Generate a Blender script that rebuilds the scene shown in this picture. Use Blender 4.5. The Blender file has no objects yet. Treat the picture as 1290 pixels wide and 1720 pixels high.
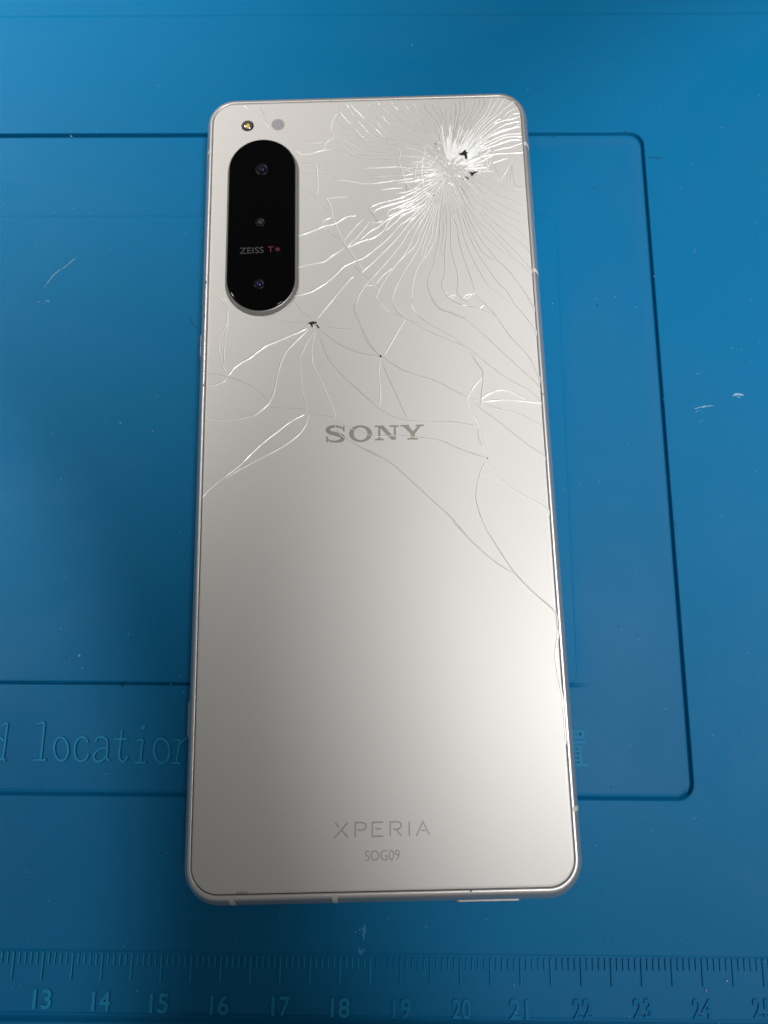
import bpy, math, random
import numpy as np
from math import sin, cos, pi, radians
from mathutils import Vector, Euler

SC = bpy.context.scene
COL = SC.collection
MM = 0.001
random.seed(7)
rng = np.random.default_rng(7)

# ------------------------------------------------------------------ camera
CAM_LOC = (2.4634, -45.3045, 149.757)          # millimetres
CAM_ROT = (0.2313, 0.0115, -0.0231)
FPX = 1345.08                                  # focal length in photo pixels (1290 wide)
cam = bpy.data.cameras.new("camera")
cam.sensor_fit = 'HORIZONTAL'
cam.sensor_width = 36
cam.lens = FPX * 36 / 1290
cam.clip_start = 0.01
cam.clip_end = 20
cam.dof.use_dof = True
cam.dof.focus_distance = 0.143
cam.dof.aperture_fstop = 30
co = bpy.data.objects.new("camera", cam)
co.location = [v * MM for v in CAM_LOC]
co.rotation_euler = CAM_ROT
COL.objects.link(co)
SC.camera = co

# ------------------------------------------------------------------ ambient light and added spots, cones shaped to leave a shadow
w = bpy.data.worlds.new("World")
SC.world = w
w.use_nodes = True
bg = w.node_tree.nodes['Background']
bg.inputs[0].default_value = (0.97, 0.98, 0.97, 1)
bg.inputs[1].default_value = 0.17

def lamp_spot(name, loc, target, energy, radius, size, blend, color, squash=(1, 1)):
    l = bpy.data.lights.new(name, 'SPOT')
    l.energy = energy; l.shadow_soft_size = radius * MM; l.spot_size = radians(size)
    l.spot_blend = blend; l.color = color
    o = bpy.data.objects.new(name, l)
    o.location = [v * MM for v in loc]
    d = Vector([t - v for t, v in zip(target, loc)])
    o.rotation_euler = d.to_track_quat('-Z', 'Y').to_euler()
    o.scale = (squash[0], squash[1], 1)
    COL.objects.link(o)
    return o

def lamp_area(name, loc, target, energy, sx, sy, spread, color):
    l = bpy.data.lights.new(name, 'AREA')
    l.energy = energy; l.shape = 'RECTANGLE'; l.size = sx * MM; l.size_y = sy * MM
    l.spread = radians(spread); l.color = color
    o = bpy.data.objects.new(name, l)
    o.location = [v * MM for v in loc]
    d = Vector([t - v for t, v in zip(target, loc)])
    o.rotation_euler = d.to_track_quat('-Z', 'Y').to_euler()
    COL.objects.link(o)
    return o

KW = 4 * pi * pi * 1.2
lamp_spot("added_right_spot", (275, -95, 850), (148.5, 208.3, 0), 0.53 * KW, 80, 35.86, 0.10, (0.99, 0.985, 0.98))  # added spot, no window: lower-right highlight, cone spares the lower-left shade
lamp_spot("added_edge_spot_right", (430, -40, 850), (176.9, -33, 0), 0.38 * KW, 18, 21.6, 0.06, (0.98, 0.985, 1.0))  # added spot; its hard cone edge draws the shade boundary on the phone
lamp_spot("added_edge_spot_left", (-500, 20, 900), (-205, -75, 0), 0.37 * KW, 10, 17.8, 0.07, (0.95, 0.97, 1.0))  # added spot; its cone stops at the left side of the shadow band
lamp_spot("added_upper_left_spot", (-560, 420, 900), (-252, 186, 0), 2.35 * KW, 90, 22.4, 0.24, (1.0, 0.97, 0.93))  # added spot, no known fixture; brightens the upper left

SC.view_settings.view_transform = 'Standard'
SC.view_settings.look = 'None'
SC.view_settings.exposure = 0.0
SC.view_settings.gamma = 1

# ------------------------------------------------------------------ measuring the photo: pixel -> point on a level plane
_R = np.array(Euler(CAM_ROT, 'XYZ').to_matrix())
_C = np.array(CAM_LOC)
def G(x, y, z):
    d = _R @ np.array([(x - 645) / FPX, -(y - 860) / FPX, -1.0])
    t = (z - _C[2]) / d[2]
    return (_C + d * t)[:2]
ZG = 8.2            # back glass of the phone
MAT_YAW = -0.0294

# ------------------------------------------------------------------ materials
def mat(name, color, rough=0.5, metal=0.0, **kw):
    m = bpy.data.materials.new(name)
    m.use_nodes = True
    b = m.node_tree.nodes['Principled BSDF']
    b.inputs['Base Color'].default_value = (*color, 1)
    b.inputs['Roughness'].default_value = rough
    b.inputs['Metallic'].default_value = metal
    for k, v in kw.items():
        b.inputs[k.replace('_', ' ')].default_value = v
    return m

def noise_bump(m, scale, strength, dist=0.00005, detail=3, rough_var=None):
    nt = m.node_tree
    b = nt.nodes['Principled BSDF']
    tc = nt.nodes.new('ShaderNodeTexCoord')
    n = nt.nodes.new('ShaderNodeTexNoise'); n.inputs['Scale'].default_value = scale; n.inputs['Detail'].default_value = detail
    nt.links.new(tc.outputs['Object'], n.inputs['Vector'])
    bp = nt.nodes.new('ShaderNodeBump'); bp.inputs['Strength'].default_value = strength; bp.inputs['Distance'].default_value = dist
    nt.links.new(n.outputs['Fac'], bp.inputs['Height'])
    nt.links.new(bp.outputs['Normal'], b.inputs['Normal'])
    if rough_var:
        n2 = nt.nodes.new('ShaderNodeTexNoise'); n2.inputs['Scale'].default_value = rough_var[0]; n2.inputs['Detail'].default_value = 6
        nt.links.new(tc.outputs['Object'], n2.inputs['Vector'])
        mr = nt.nodes.new('ShaderNodeMapRange')
        mr.inputs['From Min'].default_value = 0.35; mr.inputs['From Max'].default_value = 0.65
        mr.inputs['To Min'].default_value = rough_var[1]; mr.inputs['To Max'].default_value = rough_var[2]
        nt.links.new(n2.outputs['Fac'], mr.inputs['Value'])
        nt.links.new(mr.outputs['Result'], b.inputs['Roughness'])
    return m

def silicone(name, base, haze, haze_amt, rough0, rough1):
    m = mat(name, base, 0.45, 0.0)
    nt = m.node_tree; b = nt.nodes['Principled BSDF']
    b.inputs['Specular IOR Level'].default_value = 0.08
    tc = nt.nodes.new('ShaderNodeTexCoord')
    n = nt.nodes.new('ShaderNodeTexNoise'); n.inputs['Scale'].default_value = 26; n.inputs['Detail'].default_value = 8
    n.inputs['Roughness'].default_value = 0.62; n.inputs['Distortion'].default_value = 0.6
    nt.links.new(tc.outputs['Object'], n.inputs['Vector'])
    mr = nt.nodes.new('ShaderNodeMapRange'); mr.inputs['From Min'].default_value = 0.42; mr.inputs['From Max'].default_value = 0.72
    mr.inputs['To Max'].default_value = haze_amt
    nt.links.new(n.outputs['Fac'], mr.inputs['Value'])
    mx = nt.nodes.new('ShaderNodeMixRGB'); mx.inputs[1].default_value = (*base, 1); mx.inputs[2].default_value = (*haze, 1)
    nt.links.new(mr.outputs['Result'], mx.inputs[0])
    # small dust specks, bright and dark
    wa = nt.nodes.new('ShaderNodeAttribute'); wa.attribute_name = 'wear_sheen'  # worn haze, with the lower-right sheen painted in
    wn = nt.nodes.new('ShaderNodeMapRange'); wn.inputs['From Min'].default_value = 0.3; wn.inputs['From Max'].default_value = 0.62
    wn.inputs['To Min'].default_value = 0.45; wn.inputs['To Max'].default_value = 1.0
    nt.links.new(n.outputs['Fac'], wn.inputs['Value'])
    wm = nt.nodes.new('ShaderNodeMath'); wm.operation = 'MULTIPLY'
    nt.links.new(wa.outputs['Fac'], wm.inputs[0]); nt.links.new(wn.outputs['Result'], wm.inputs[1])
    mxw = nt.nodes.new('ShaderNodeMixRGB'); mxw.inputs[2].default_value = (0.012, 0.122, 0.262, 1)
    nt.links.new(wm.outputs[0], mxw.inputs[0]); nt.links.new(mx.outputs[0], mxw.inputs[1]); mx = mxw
    v = nt.nodes.new('ShaderNodeTexVoronoi'); v.inputs['Scale'].default_value = 95
    nt.links.new(tc.outputs['Object'], v.inputs['Vector'])
    sp = nt.nodes.new('ShaderNodeMath'); sp.operation = 'LESS_THAN'; sp.inputs[1].default_value = 0.02
    nt.links.new(v.outputs['Distance'], sp.inputs[0])
    sep = nt.nodes.new('ShaderNodeSeparateColor'); nt.links.new(v.outputs['Color'], sep.inputs[0])
    th = nt.nodes.new('ShaderNodeMath'); th.operation = 'GREATER_THAN'; th.inputs[1].default_value = 0.75
    nt.links.new(sep.outputs[0], th.inputs[0])
    mu = nt.nodes.new('ShaderNodeMath'); mu.operation = 'MULTIPLY'
    nt.links.new(sp.outputs[0], mu.inputs[0]); nt.links.new(th.outputs[0], mu.inputs[1])
    mu2 = nt.nodes.new('ShaderNodeMath'); mu2.operation = 'MULTIPLY'; mu2.inputs[1].default_value = 0.5
    nt.links.new(mu.outputs[0], mu2.inputs[0])
    mx2 = nt.nodes.new('ShaderNodeMixRGB'); mx2.inputs[2].default_value = (0.35, 0.5, 0.6, 1)
    nt.links.new(mu2.outputs[0], mx2.inputs[0]); nt.links.new(mx.outputs[0], mx2.inputs[1])
    nt.links.new(mx2.outputs[0], b.inputs['Base Color'])
    mr2 = nt.nodes.new('ShaderNodeMapRange'); mr2.inputs['From Min'].default_value = 0.35; mr2.inputs['From Max'].default_value = 0.7
    mr2.inputs['To Min'].default_value = rough0; mr2.inputs['To Max'].default_value = rough1
    nt.links.new(n.outputs['Fac'], mr2.inputs['Value']); nt.links.new(mr2.outputs['Result'], b.inputs['Roughness'])
    n2 = nt.nodes.new('ShaderNodeTexNoise'); n2.inputs['Scale'].default_value = 2600; n2.inputs['Detail'].default_value = 3
    nt.links.new(tc.outputs['Object'], n2.inputs['Vector'])
    bp = nt.nodes.new('ShaderNodeBump'); bp.inputs['Strength'].default_value = 0.22; bp.inputs['Distance'].default_value = 0.00006
    nt.links.new(n2.outputs['Fac'], bp.inputs['Height']); nt.links.new(bp.outputs['Normal'], b.inputs['Normal'])
    return m

BLUE = (0.001, 0.122, 0.272)
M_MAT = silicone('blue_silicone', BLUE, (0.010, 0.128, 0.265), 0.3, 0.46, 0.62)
M_EMB_LIT = silicone('blue_silicone_embossed_lit', (0.008, 0.215, 0.385), (0.02, 0.21, 0.38), 0.3, 0.45, 0.6)  # lighter than the mat: tone of raised tops plus painted edge sheen
M_TABLE = noise_bump(mat('dark_bench', (0.01, 0.03, 0.08), 0.6), 300, 0.3)
M_PEARL = noise_bump(mat('pearl_satin_glass', (0.600, 0.575, 0.546), 0.42, 0.14), 4800, 0.22, 0.00003, 3)
M_CRACK = mat('fractured_glass_edge', (0.95, 0.94, 0.92), 0.28, 0.12)
M_GAP = mat('crack_gap', (0.20, 0.19, 0.18), 0.5)
M_CRACK2 = mat('thin_fracture', (0.74, 0.72, 0.69), 0.3, 0.2)
M_SHARD = mat('crushed_glass', (0.84, 0.83, 0.81), 0.34, 0.12)
M_FRAME = noise_bump(mat('champagne_aluminium', (0.64, 0.62, 0.595), 0.40, 0.85), 3500, 0.12, 0.00002)
M_SEAM = mat('dark_gasket', (0.02, 0.018, 0.018), 0.6)
M_ANT = mat('pale_plastic', (0.55, 0.53, 0.49), 0.5)
M_BLACK = mat('black_glass', (0.0008, 0.0008, 0.0009), 0.07, 0.0, Specular_IOR_Level=0.12)
M_RING = mat('grey_ring', (0.30, 0.295, 0.285), 0.42, 0.7)
M_LOGO = mat('grey_print', (0.27, 0.26, 0.21), 0.5, 0.3)
M_LOGO2 = mat('pale_grey_print', (0.33, 0.32, 0.31), 0.5, 0.35)
M_LOGO3 = mat('dim_print', (0.04, 0.04, 0.042), 0.6)
M_RED = mat('red_print', (0.085, 0.003, 0.003), 0.6)
M_HOLE = mat('dark_hole', (0.004, 0.004, 0.004), 0.8)
M_SENSOR = mat('grey_sensor_window', (0.36, 0.345, 0.36), 0.4, 0.35)
M_LENS1 = mat('violet_coated_lens', (0.008, 0.006, 0.022), 0.12, 0.1, Specular_IOR_Level=0.25)
M_LENS2 = mat('green_coated_lens', (0.015, 0.02, 0.008), 0.12, 0.15)
M_LENS3 = mat('blue_coated_lens', (0.006, 0.006, 0.03), 0.12, 0.1, Specular_IOR_Level=0.25)
M_BARREL = mat('lens_barrel', (0.004, 0.0035, 0.0045), 0.3, 0.0, Specular_IOR_Level=0.15)
M_PHOS = noise_bump(mat('yellow_phosphor', (0.75, 0.45, 0.05), 0.5), 4000, 0.6, 0.0002)
M_REFL = mat('flash_reflector', (0.20, 0.19, 0.19), 0.22, 0.8)
M_DUST = mat('pale_dust', (0.45, 0.52, 0.58), 0.9)
M_DARKSPECK = mat('dark_speck', (0.01, 0.02, 0.03), 0.8)
M_SCUFF = mat('white_scuff', (0.20, 0.34, 0.44), 0.8)
M_SMEAR = mat('bright_blue_smear', (0.004, 0.19, 0.44), 0.6)

# ------------------------------------------------------------------ mesh helpers (all coordinates in millimetres)
def mesh_obj(name, verts, faces, material, parent=None, smooth=False, loc=(0, 0, 0)):
    me = bpy.data.meshes.new(name)
    me.from_pydata([(v[0] * MM, v[1] * MM, v[2] * MM) for v in verts], [], faces)
    me.materials.append(material)
    if smooth:
        me.polygons.foreach_set('use_smooth', [True] * len(me.polygons))
    me.update()
    o = bpy.data.objects.new(name, me)
    o.location = [c * MM for c in loc]
    COL.objects.link(o)
    if parent: o.parent = parent
    return o

def empty(name, loc=(0, 0, 0), rz=0):
    o = bpy.data.objects.new(name, None)
    o.empty_display_size = 0.01
    o.location = [c * MM for c in loc]; o.rotation_euler = (0, 0, rz)
    COL.objects.link(o)
    return o

class MB:
    def __init__(self): self.v = []; self.f = []
    def add(self, vs, fs):
        k = len(self.v); self.v += [tuple(p) for p in vs]; self.f += [tuple(i + k for i in f) for f in fs]
    def build(self, name, material, parent=None, smooth=False):
        return mesh_obj(name, self.v, self.f, material, parent, smooth)

def rrect(hx, hy, r, n=14, cx=0, cy=0):
    pts = []
    for sx, sy, a0 in ((1, 1, 0), (-1, 1, 90), (-1, -1, 180), (1, -1, 270)):
        for i in range(n + 1):
            a = radians(a0 + 90 * i / n)
            pts.append((cx + sx * (hx - r) + r * cos(a), cy + sy * (hy - r) + r * sin(a)))
    return pts

def loft(rings, cap_last=True, cap_first=False):
    n = len(rings[0]); vs = [p for r in rings for p in r]; fs = []
    for k in range(len(rings) - 1):
        for i in range(n):
            j = (i + 1) % n
            fs.append((k * n + i, k * n + j, (k + 1) * n + j, (k + 1) * n + i))
    if cap_last: fs.append(tuple((len(rings) - 1) * n + i for i in range(n)))
    if cap_first: fs.append(tuple(reversed(range(n))))
    return vs, fs

def ring(pts, z): return [(p[0], p[1], z) for p in pts]

def circle(cx, cy, r, n=32): return [(cx + r * cos(2 * pi * i / n), cy + r * sin(2 * pi * i / n)) for i in range(n)]

def spline(pts, step):
    P = [np.array(p, float) for p in pts]
    if len(P) < 3:
        out = []
        n = max(2, int(np.linalg.norm(P[1] - P[0]) / step))
        return [P[0] + (P[1] - P[0]) * i / n for i in range(n + 1)]
    P = [2 * P[0] - P[1]] + P + [2 * P[-1] - P[-2]]
    out = []
    for i in range(1, len(P) - 2):
        p0, p1, p2, p3 = P[i - 1:i + 3]
        n = max(1, int(np.linalg.norm(p2 - p1) / step))
        for k in range(n):
            t = k / n
            out.append(0.5 * ((2 * p1) + (p2 - p0) * t + (2 * p0 - 5 * p1 + 4 * p2 - p3) * t * t + (3 * p1 - p0 - 3 * p2 + p3) * t ** 3))
    out.append(P[-2])
    return out

def frames(pts):
    pts = [np.array(p, float) for p in pts]
    T = []
    for i in range(len(pts)):
        d = pts[min(i + 1, len(pts) - 1)] - pts[max(i - 1, 0)]
        T.append(d / (np.linalg.norm(d) + 1e-9))
    return pts, T

def ribbon(mb, pts, widths, prof, closed=False):
    """prof: list of (offset in half-widths, z) across the strip."""
    pts, T = frames(pts)
    if np.isscalar(widths): widths = [widths] * len(pts)
    k = len(prof); vs = []
    for p, t, wd in zip(pts, T, widths):
        nrm = np.array([-t[1], t[0]])
        for o, z in prof:
            q = p + nrm * o * wd / 2
            vs.append((q[0], q[1], z))
    fs = []
    m = len(pts)
    for i in range(m - 1 if not closed else m):
        j = (i + 1) % m
        for a in range(k - 1):
            fs.append((i * k + a, j * k + a, j * k + a + 1, i * k + a + 1))
    mb.add(vs, fs)

def text_mesh(name, body, width, height, cx, cy, z, material, parent, extrude=0.0, rz=0.0, bold=0.0):
    c = bpy.data.curves.new(name, 'FONT'); c.body = body; c.size = 1; c.resolution_u = 6; c.offset = bold
    t = bpy.data.objects.new(name + '_tmp', c); COL.objects.link(t)
    dg = bpy.context.evaluated_depsgraph_get(); dg.update()
    me = t.evaluated_get(dg).to_mesh()
    vs = np.array([v.co[:] for v in me.vertices]); fs = [tuple(p.vertices) for p in me.polygons]
    eds = {}
    for f in fs:
        for i in range(len(f)):
            a, b = f[i], f[(i + 1) % len(f)]
            eds[(a, b)] = 1
    bound = [(a, b) for (a, b) in eds if (b, a) not in eds]
    t.evaluated_get(dg).to_mesh_clear()
    bpy.data.objects.remove(t); bpy.data.curves.remove(c)
    mn, mx = vs.min(0), vs.max(0)
    s = np.array([width / (mx[0] - mn[0]), height / (mx[1] - mn[1])])
    xy = (vs[:, :2] - (mn[:2] + mx[:2]) / 2) * s
    ca, sa = cos(rz), sin(rz)
    xy = np.stack([xy[:, 0] * ca - xy[:, 1] * sa + cx, xy[:, 0] * sa + xy[:, 1] * ca + cy], 1)
    top = [(p[0], p[1], z + extrude) for p in xy]
    F = list(fs)
    if extrude > 0:
        n = len(top)
        top += [(p[0], p[1], z - 0.05) for p in xy]
        F += [(b, a, a + n, b + n) for a, b in bound]
    return mesh_obj(name, top, F, material, parent)

def tag(o, label=None, cat=None, group=None, kind=None):
    if label: o['label'] = label
    if cat: o['category'] = cat
    if group: o['group'] = group
    if kind: o['kind'] = kind
    return o

# ================================================================== bench under the mat
bench = mesh_obj('bench_top', [(-500, -400, -4.2), (500, -400, -4.2), (500, 400, -4.2), (-500, 400, -4.2),
                               (-500, -400, -30), (500, -400, -30), (500, 400, -30), (-500, 400, -30)],
                 [(0, 1, 2, 3), (4, 7, 6, 5), (0, 4, 5, 1), (1, 5, 6, 2), (2, 6, 7, 3), (3, 7, 4, 0)], M_TABLE)
tag(bench, kind='structure')

# ================================================================== repair mat
MATE = empty('repair_mat', (0, 0, 0), MAT_YAW)
tag(MATE, 'blue silicone phone repair mat with recessed tray, embossed ruler and lettering, under the phone', 'mat')

def mat_xy(px, py, z=0.0):
    p = G(px, py, z); a = -MAT_YAW
    return np.array([p[0] * cos(a) - p[1] * sin(a), p[0] * sin(a) + p[1] * cos(a)])

def sd_rrect(X, Y, x0, x1, y0, y1, r):
    cx, cy, hx, hy = (x0 + x1) / 2, (y0 + y1) / 2, (x1 - x0) / 2, (y1 - y0) / 2
    qx = np.abs(X - cx) - hx + r; qy = np.abs(Y - cy) - hy + r
    return np.hypot(np.maximum(qx, 0), np.maximum(qy, 0)) + np.minimum(np.maximum(qx, qy), 0) - r

def sstep(a, b, v):
    t = np.clip((v - a) / (b - a), 0, 1); return t * t * (3 - 2 * t)

TR = (-118.0, 57.0, -62.0, 74.3)      # tray x0,x1,y0,y1
PAD = (-112.0, 37.5, -42.2, 54.6)     # smooth raised pad in the tray
FLOOR = -1.1

def dense(lo, hi, edges, fine=0.1, span=1.2, coarse=3.0):
    xs = set(np.arange(lo, hi + 0.01, coarse).round(3))
    for e in edges:
        xs |= set(np.arange(e - span, e + span, fine).round(3))
        xs |= set(np.arange(e - 4, e + 4, 0.5).round(3))
    return np.array(sorted(xs))

def wear_sheen_map(X, Y):  # worn haze plus painted lamp sheen, stronger towards the lower right
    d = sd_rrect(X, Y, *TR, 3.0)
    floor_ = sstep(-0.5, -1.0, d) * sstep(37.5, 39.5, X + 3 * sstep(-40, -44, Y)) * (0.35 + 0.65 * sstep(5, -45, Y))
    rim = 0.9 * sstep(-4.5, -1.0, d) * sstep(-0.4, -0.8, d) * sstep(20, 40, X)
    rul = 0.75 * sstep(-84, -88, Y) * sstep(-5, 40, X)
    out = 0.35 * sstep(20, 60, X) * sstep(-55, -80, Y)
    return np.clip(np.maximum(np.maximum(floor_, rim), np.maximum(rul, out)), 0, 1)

def grid_mesh(name, xs, ys, fn, material, parent):
    X, Y = np.meshgrid(xs, ys)
    Z = fn(X, Y)
    nx, ny = len(xs), len(ys)
    co_ = np.stack([X.ravel(), Y.ravel(), Z.ravel()], 1) * MM
    idx = np.arange(nx * ny).reshape(ny, nx)
    q = np.stack([idx[:-1, :-1].ravel(), idx[:-1, 1:].ravel(), idx[1:, 1:].ravel(), idx[1:, :-1].ravel()], 1)
    me = bpy.data.meshes.new(name)
    me.vertices.add(len(co_)); me.vertices.foreach_set('co', co_.ravel())
    me.loops.add(q.size); me.loops.foreach_set('vertex_index', q.ravel().astype(np.int32))
    me.polygons.add(len(q)); me.polygons.foreach_set('loop_start', np.arange(0, q.size, 4, dtype=np.int32))
    me.update(calc_edges=True)
    me.polygons.foreach_set('use_smooth', np.ones(len(q), bool))
    at = me.attributes.new('wear_sheen', 'FLOAT', 'POINT'); at.data.foreach_set('value', wear_sheen_map(X, Y).ravel().astype(np.float32))
    me.materials.append(material)
    o = bpy.data.objects.new(name, me); COL.objects.link(o)
    if parent: o.parent = parent
    return o

def mat_h(X, Y):
    wob = 0.12 * np.sin(X * 0.11) * np.sin(Y * 0.07 + 1.0)
    d = sd_rrect(X, Y, *(TR[0], TR[1]), *(TR[2], TR[3]), 3.0)
    south = sstep(-57.5, -61, Y) * (X < 56.0)
    h = FLOOR * (1 - sstep(-0.20 - 0.35 * south, 0.14 + 0.1 * south, d))
    h += -0.10 * np.exp(-((d - 0.45) / 0.5) ** 2) * 0          # edge stays crisp
    h += -0.04 * np.exp(-(d / 0.12) ** 2) * (d < 0.6) * sstep(-60, -50, Y)
    h += -0.10 * np.exp(-((d + 0.7) / 0.12) ** 2) * south            # moulded seam round the tray
    dp = sd_rrect(X, Y, *PAD, 2.2)
    h += -0.9 * np.exp(-((dp - 0.12) / 0.22) ** 2) * sstep(-39.5, -41, Y)
    # ruler strip lies a little lower than the rim in front of it
    h += 0.9 * sstep(-97.2, -97.9, Y)
    h += -0.25 * np.exp(-((Y + 97.0) / 0.25) ** 2)
    h += -0.16 * sstep(-86.9, -87.3, Y) * sstep(-97.2, -96.8, Y)
    # far rim falls away to the bench
    h += -0.35 * sstep(104.6, 105.6, Y)
    far = 109.25 - 0.0 * X
    h += -3.2 * sstep(far - 0.3, far + 0.5, Y + 0.004 * (X + 80))
    return h + wob * 0.25

xs = dense(-122, 112, [TR[0], TR[1]], coarse=2.0)
ys = dense(-118, 125, [TR[2], TR[3], PAD[2], -87.1, -97.4, 105.1, 109.4], coarse=2.0)
xs = np.array(sorted(set(xs) | set(np.arange(53.5, 57.2, 0.2).round(3))))
ys = np.array(sorted(set(ys) | set(np.arange(-62.2, -58.5, 0.2).round(3)) | set(np.arange(70.8, 74.5, 0.2).round(3))))
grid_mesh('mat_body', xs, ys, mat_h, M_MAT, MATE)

def pad_rings():
    r0 = []
    for off, z in ((0.0, FLOOR - 0.02), (0.0, -0.62), (-0.1, -0.5), (-0.3, -0.44), (-0.6, -0.43)):
        r0.append(ring(rrect((PAD[1] - PAD[0]) / 2 + off, (PAD[3] - PAD[2]) / 2 + off, 2.2, 10, (PAD[0] + PAD[1]) / 2, (PAD[2] + PAD[3]) / 2), z))
    return loft(r0)
mb = MB(); mb.add(*pad_rings()); mb.build('raised_pad', M_MAT, MATE)

# embossed ruler: every tick is a piece of its own, two shared meshes
def tick_mesh(name, wd, ln, h):
    a = [(-wd, 0, 0), (wd, 0, 0), (wd, -ln, 0), (-wd, -ln, 0)]
    s = 0.62
    b = [(-wd * s, -0.08, h), (wd * s, -0.08, h), (wd * s, -ln + 0.08, h), (-wd * s, -ln + 0.08, h)]
    me = bpy.data.meshes.new(name)
    me.from_pydata([(x * MM, y * MM, z * MM) for x, y, z in a + b], [], [(4, 7, 6, 5), (0, 4, 5, 1), (1, 5, 6, 2), (2, 6, 7, 3), (3, 7, 4, 0)])
    me.materials.append(M_EMB_LIT); me.update()
    return me
TL = tick_mesh('tick_long', 0.19, 4.35, 0.28); TS = tick_mesh('tick_short', 0.17, 1.95, 0.26)
M_EMB_HALF = silicone('blue_silicone_half_lit', (0.004, 0.158, 0.322), (0.012, 0.16, 0.31), 0.3, 0.45, 0.6)  # middle tone, grades the painted sheen out from left to right
TL3 = TL.copy(); TL3.materials[0] = M_EMB_HALF; TS3 = TS.copy(); TS3.materials[0] = M_EMB_HALF
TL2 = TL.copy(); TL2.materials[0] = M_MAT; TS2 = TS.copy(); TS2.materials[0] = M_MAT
_tx = [76, 172, 271, 370, 472, 573, 673, 774, 874, 976, 1078, 1178, 1279]
tm = [mat_xy(x, 1598 + 14 * (1 - ((x - 850) / 850.0) ** 2), -0.16)[0] for x in _tx]
cs = np.polyfit(np.arange(13, 26), tm, 2)
def tickpos(v): return float(np.polyval(cs, v))
v = 11.8
while v < 26.4:
    k = int(round(v * 10))
    ln = k % 5 == 0
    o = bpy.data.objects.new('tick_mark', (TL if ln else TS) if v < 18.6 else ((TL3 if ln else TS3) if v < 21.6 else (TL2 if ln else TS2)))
    x = tickpos(v)
    o.location = (x * MM, (-87.25 - 0.35 * math.sin((x + 70) / 140 * pi)) * MM, -0.20 * MM)
    o.rotation_euler = (0, 0, -0.012)
    COL.objects.link(o); o.parent = MATE
    v = round(v + 0.1, 3)
nump = {12: (-30, 1664), 13: (71, 1678), 14: (170, 1681.5), 15: (267, 1685), 16: (368.5, 1688), 17: (472, 1690.5), 18: (571.5, 1692.5), 19: (675, 1694),
        20: (775, 1695), 21: (872, 1695.5), 22: (979, 1695), 23: (1080, 1694.5), 24: (1180, 1694.5), 25: (1281, 1694)}
for k, (x, y) in nump.items():
    p = mat_xy(x, y, 0)
    text_mesh('numeral', str(k), 3.15, 3.05, p[0], p[1], -0.18, M_EMB_LIT if k < 19 else (M_EMB_HALF if k < 22 else M_MAT), MATE, extrude=0.26, bold=0.018)

# embossed lettering in the tray, drawn stroke by stroke
def cropper(ox, oy, s): return lambda x, y: (ox + x / s, oy + y / s)
cl = cropper(0, 1100, 3.794)
def emb_letter(strokes, wd=0.50):
    m = MB()
    for i, st in enumerate(strokes):
        closed = st[0] == 'ring'
        if closed:
            _, cx, cy, rx, ry = st
            pp = [(cx + rx * cos(a) + 0.04 * ry * sin(a), cy + ry * sin(a)) for a in np.linspace(0, 2 * pi, 28, endpoint=False)]
        else: pp = st
        q = [mat_xy(*cl(*p), FLOOR) for p in pp]
        if not closed: q = spline(q, 0.25)
        h = FLOOR + 0.27 + 0.006 * i
        prof = [(-1, FLOOR - 0.02), (-0.72, h), (0.72, h), (1, FLOOR - 0.02)]
        if closed: q = q + [q[0]]
        ribbon(m, q, wd, prof)
        if not closed:
            n = len(q) * 4
            b = len(m.v) - n
            m.f.append((b, b + 1, b + 2, b + 3)); m.f.append((len(m.v) - 1, len(m.v) - 2, len(m.v) - 3, len(m.v) - 4))
    return m.build('embossed_letter', M_EMB_LIT, MATE)
letters = [
    [[(52, 432), (36, 560), (20, 668)], [(18, 448), (50, 434)], [(-2, 660), (40, 670)], [(30, 545), (0, 525), (-32, 545), (-48, 605), (-36, 660), (-8, 676), (22, 655)]],
    [[(287, 430), (274, 560), (262, 665)], [(243, 442), (287, 430)], [(218, 669), (298, 669)]],
    [('ring', 393, 600, 45, 74)],
    [[(563, 560), (550, 532), (520, 524), (490, 552), (478, 610), (490, 660), (520, 677), (550, 662), (568, 628)]],
    [[(612, 556), (622, 530), (655, 522), (682, 540), (686, 590), (682, 655), (702, 672)], [(684, 588), (640, 600), (606, 628), (604, 662), (630, 680), (662, 666), (682, 640)]],
    [[(780, 478), (770, 560), (762, 640), (775, 676), (800, 674), (818, 640)], [(735, 537), (815, 533)]],
    [[(914, 538), (904, 610), (897, 682)], [(872, 546), (914, 538)], [(860, 686), (935, 686)]],
    [('ring', 1033, 610, 49, 78)],
    [[(1150, 538), (1136, 620), (1126, 686)], [(1112, 546), (1150, 538)], [(1096, 688), (1156, 690)], [(1146, 570), (1180, 537), (1215, 536), (1236, 570), (1226, 690)], [(1200, 690), (1256, 690)]],
]
for L in letters: emb_letter(L)
m = MB()
pd = mat_xy(*cl(915, 463), FLOOR)
m.add(*loft([ring(circle(pd[0], pd[1], 0.48, 16), FLOOR - 0.02), ring(circle(pd[0], pd[1], 0.40, 16), FLOOR + 0.25)]))
m.build('embossed_dot', M_EMB_LIT, MATE)
pz = mat_xy(956.5, 1256, FLOOR)
text_mesh('embossed_character', '置', 6.3, 6.4, pz[0], pz[1], FLOOR, M_EMB_HALF, MATE, extrude=0.34, bold=0.012)

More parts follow.
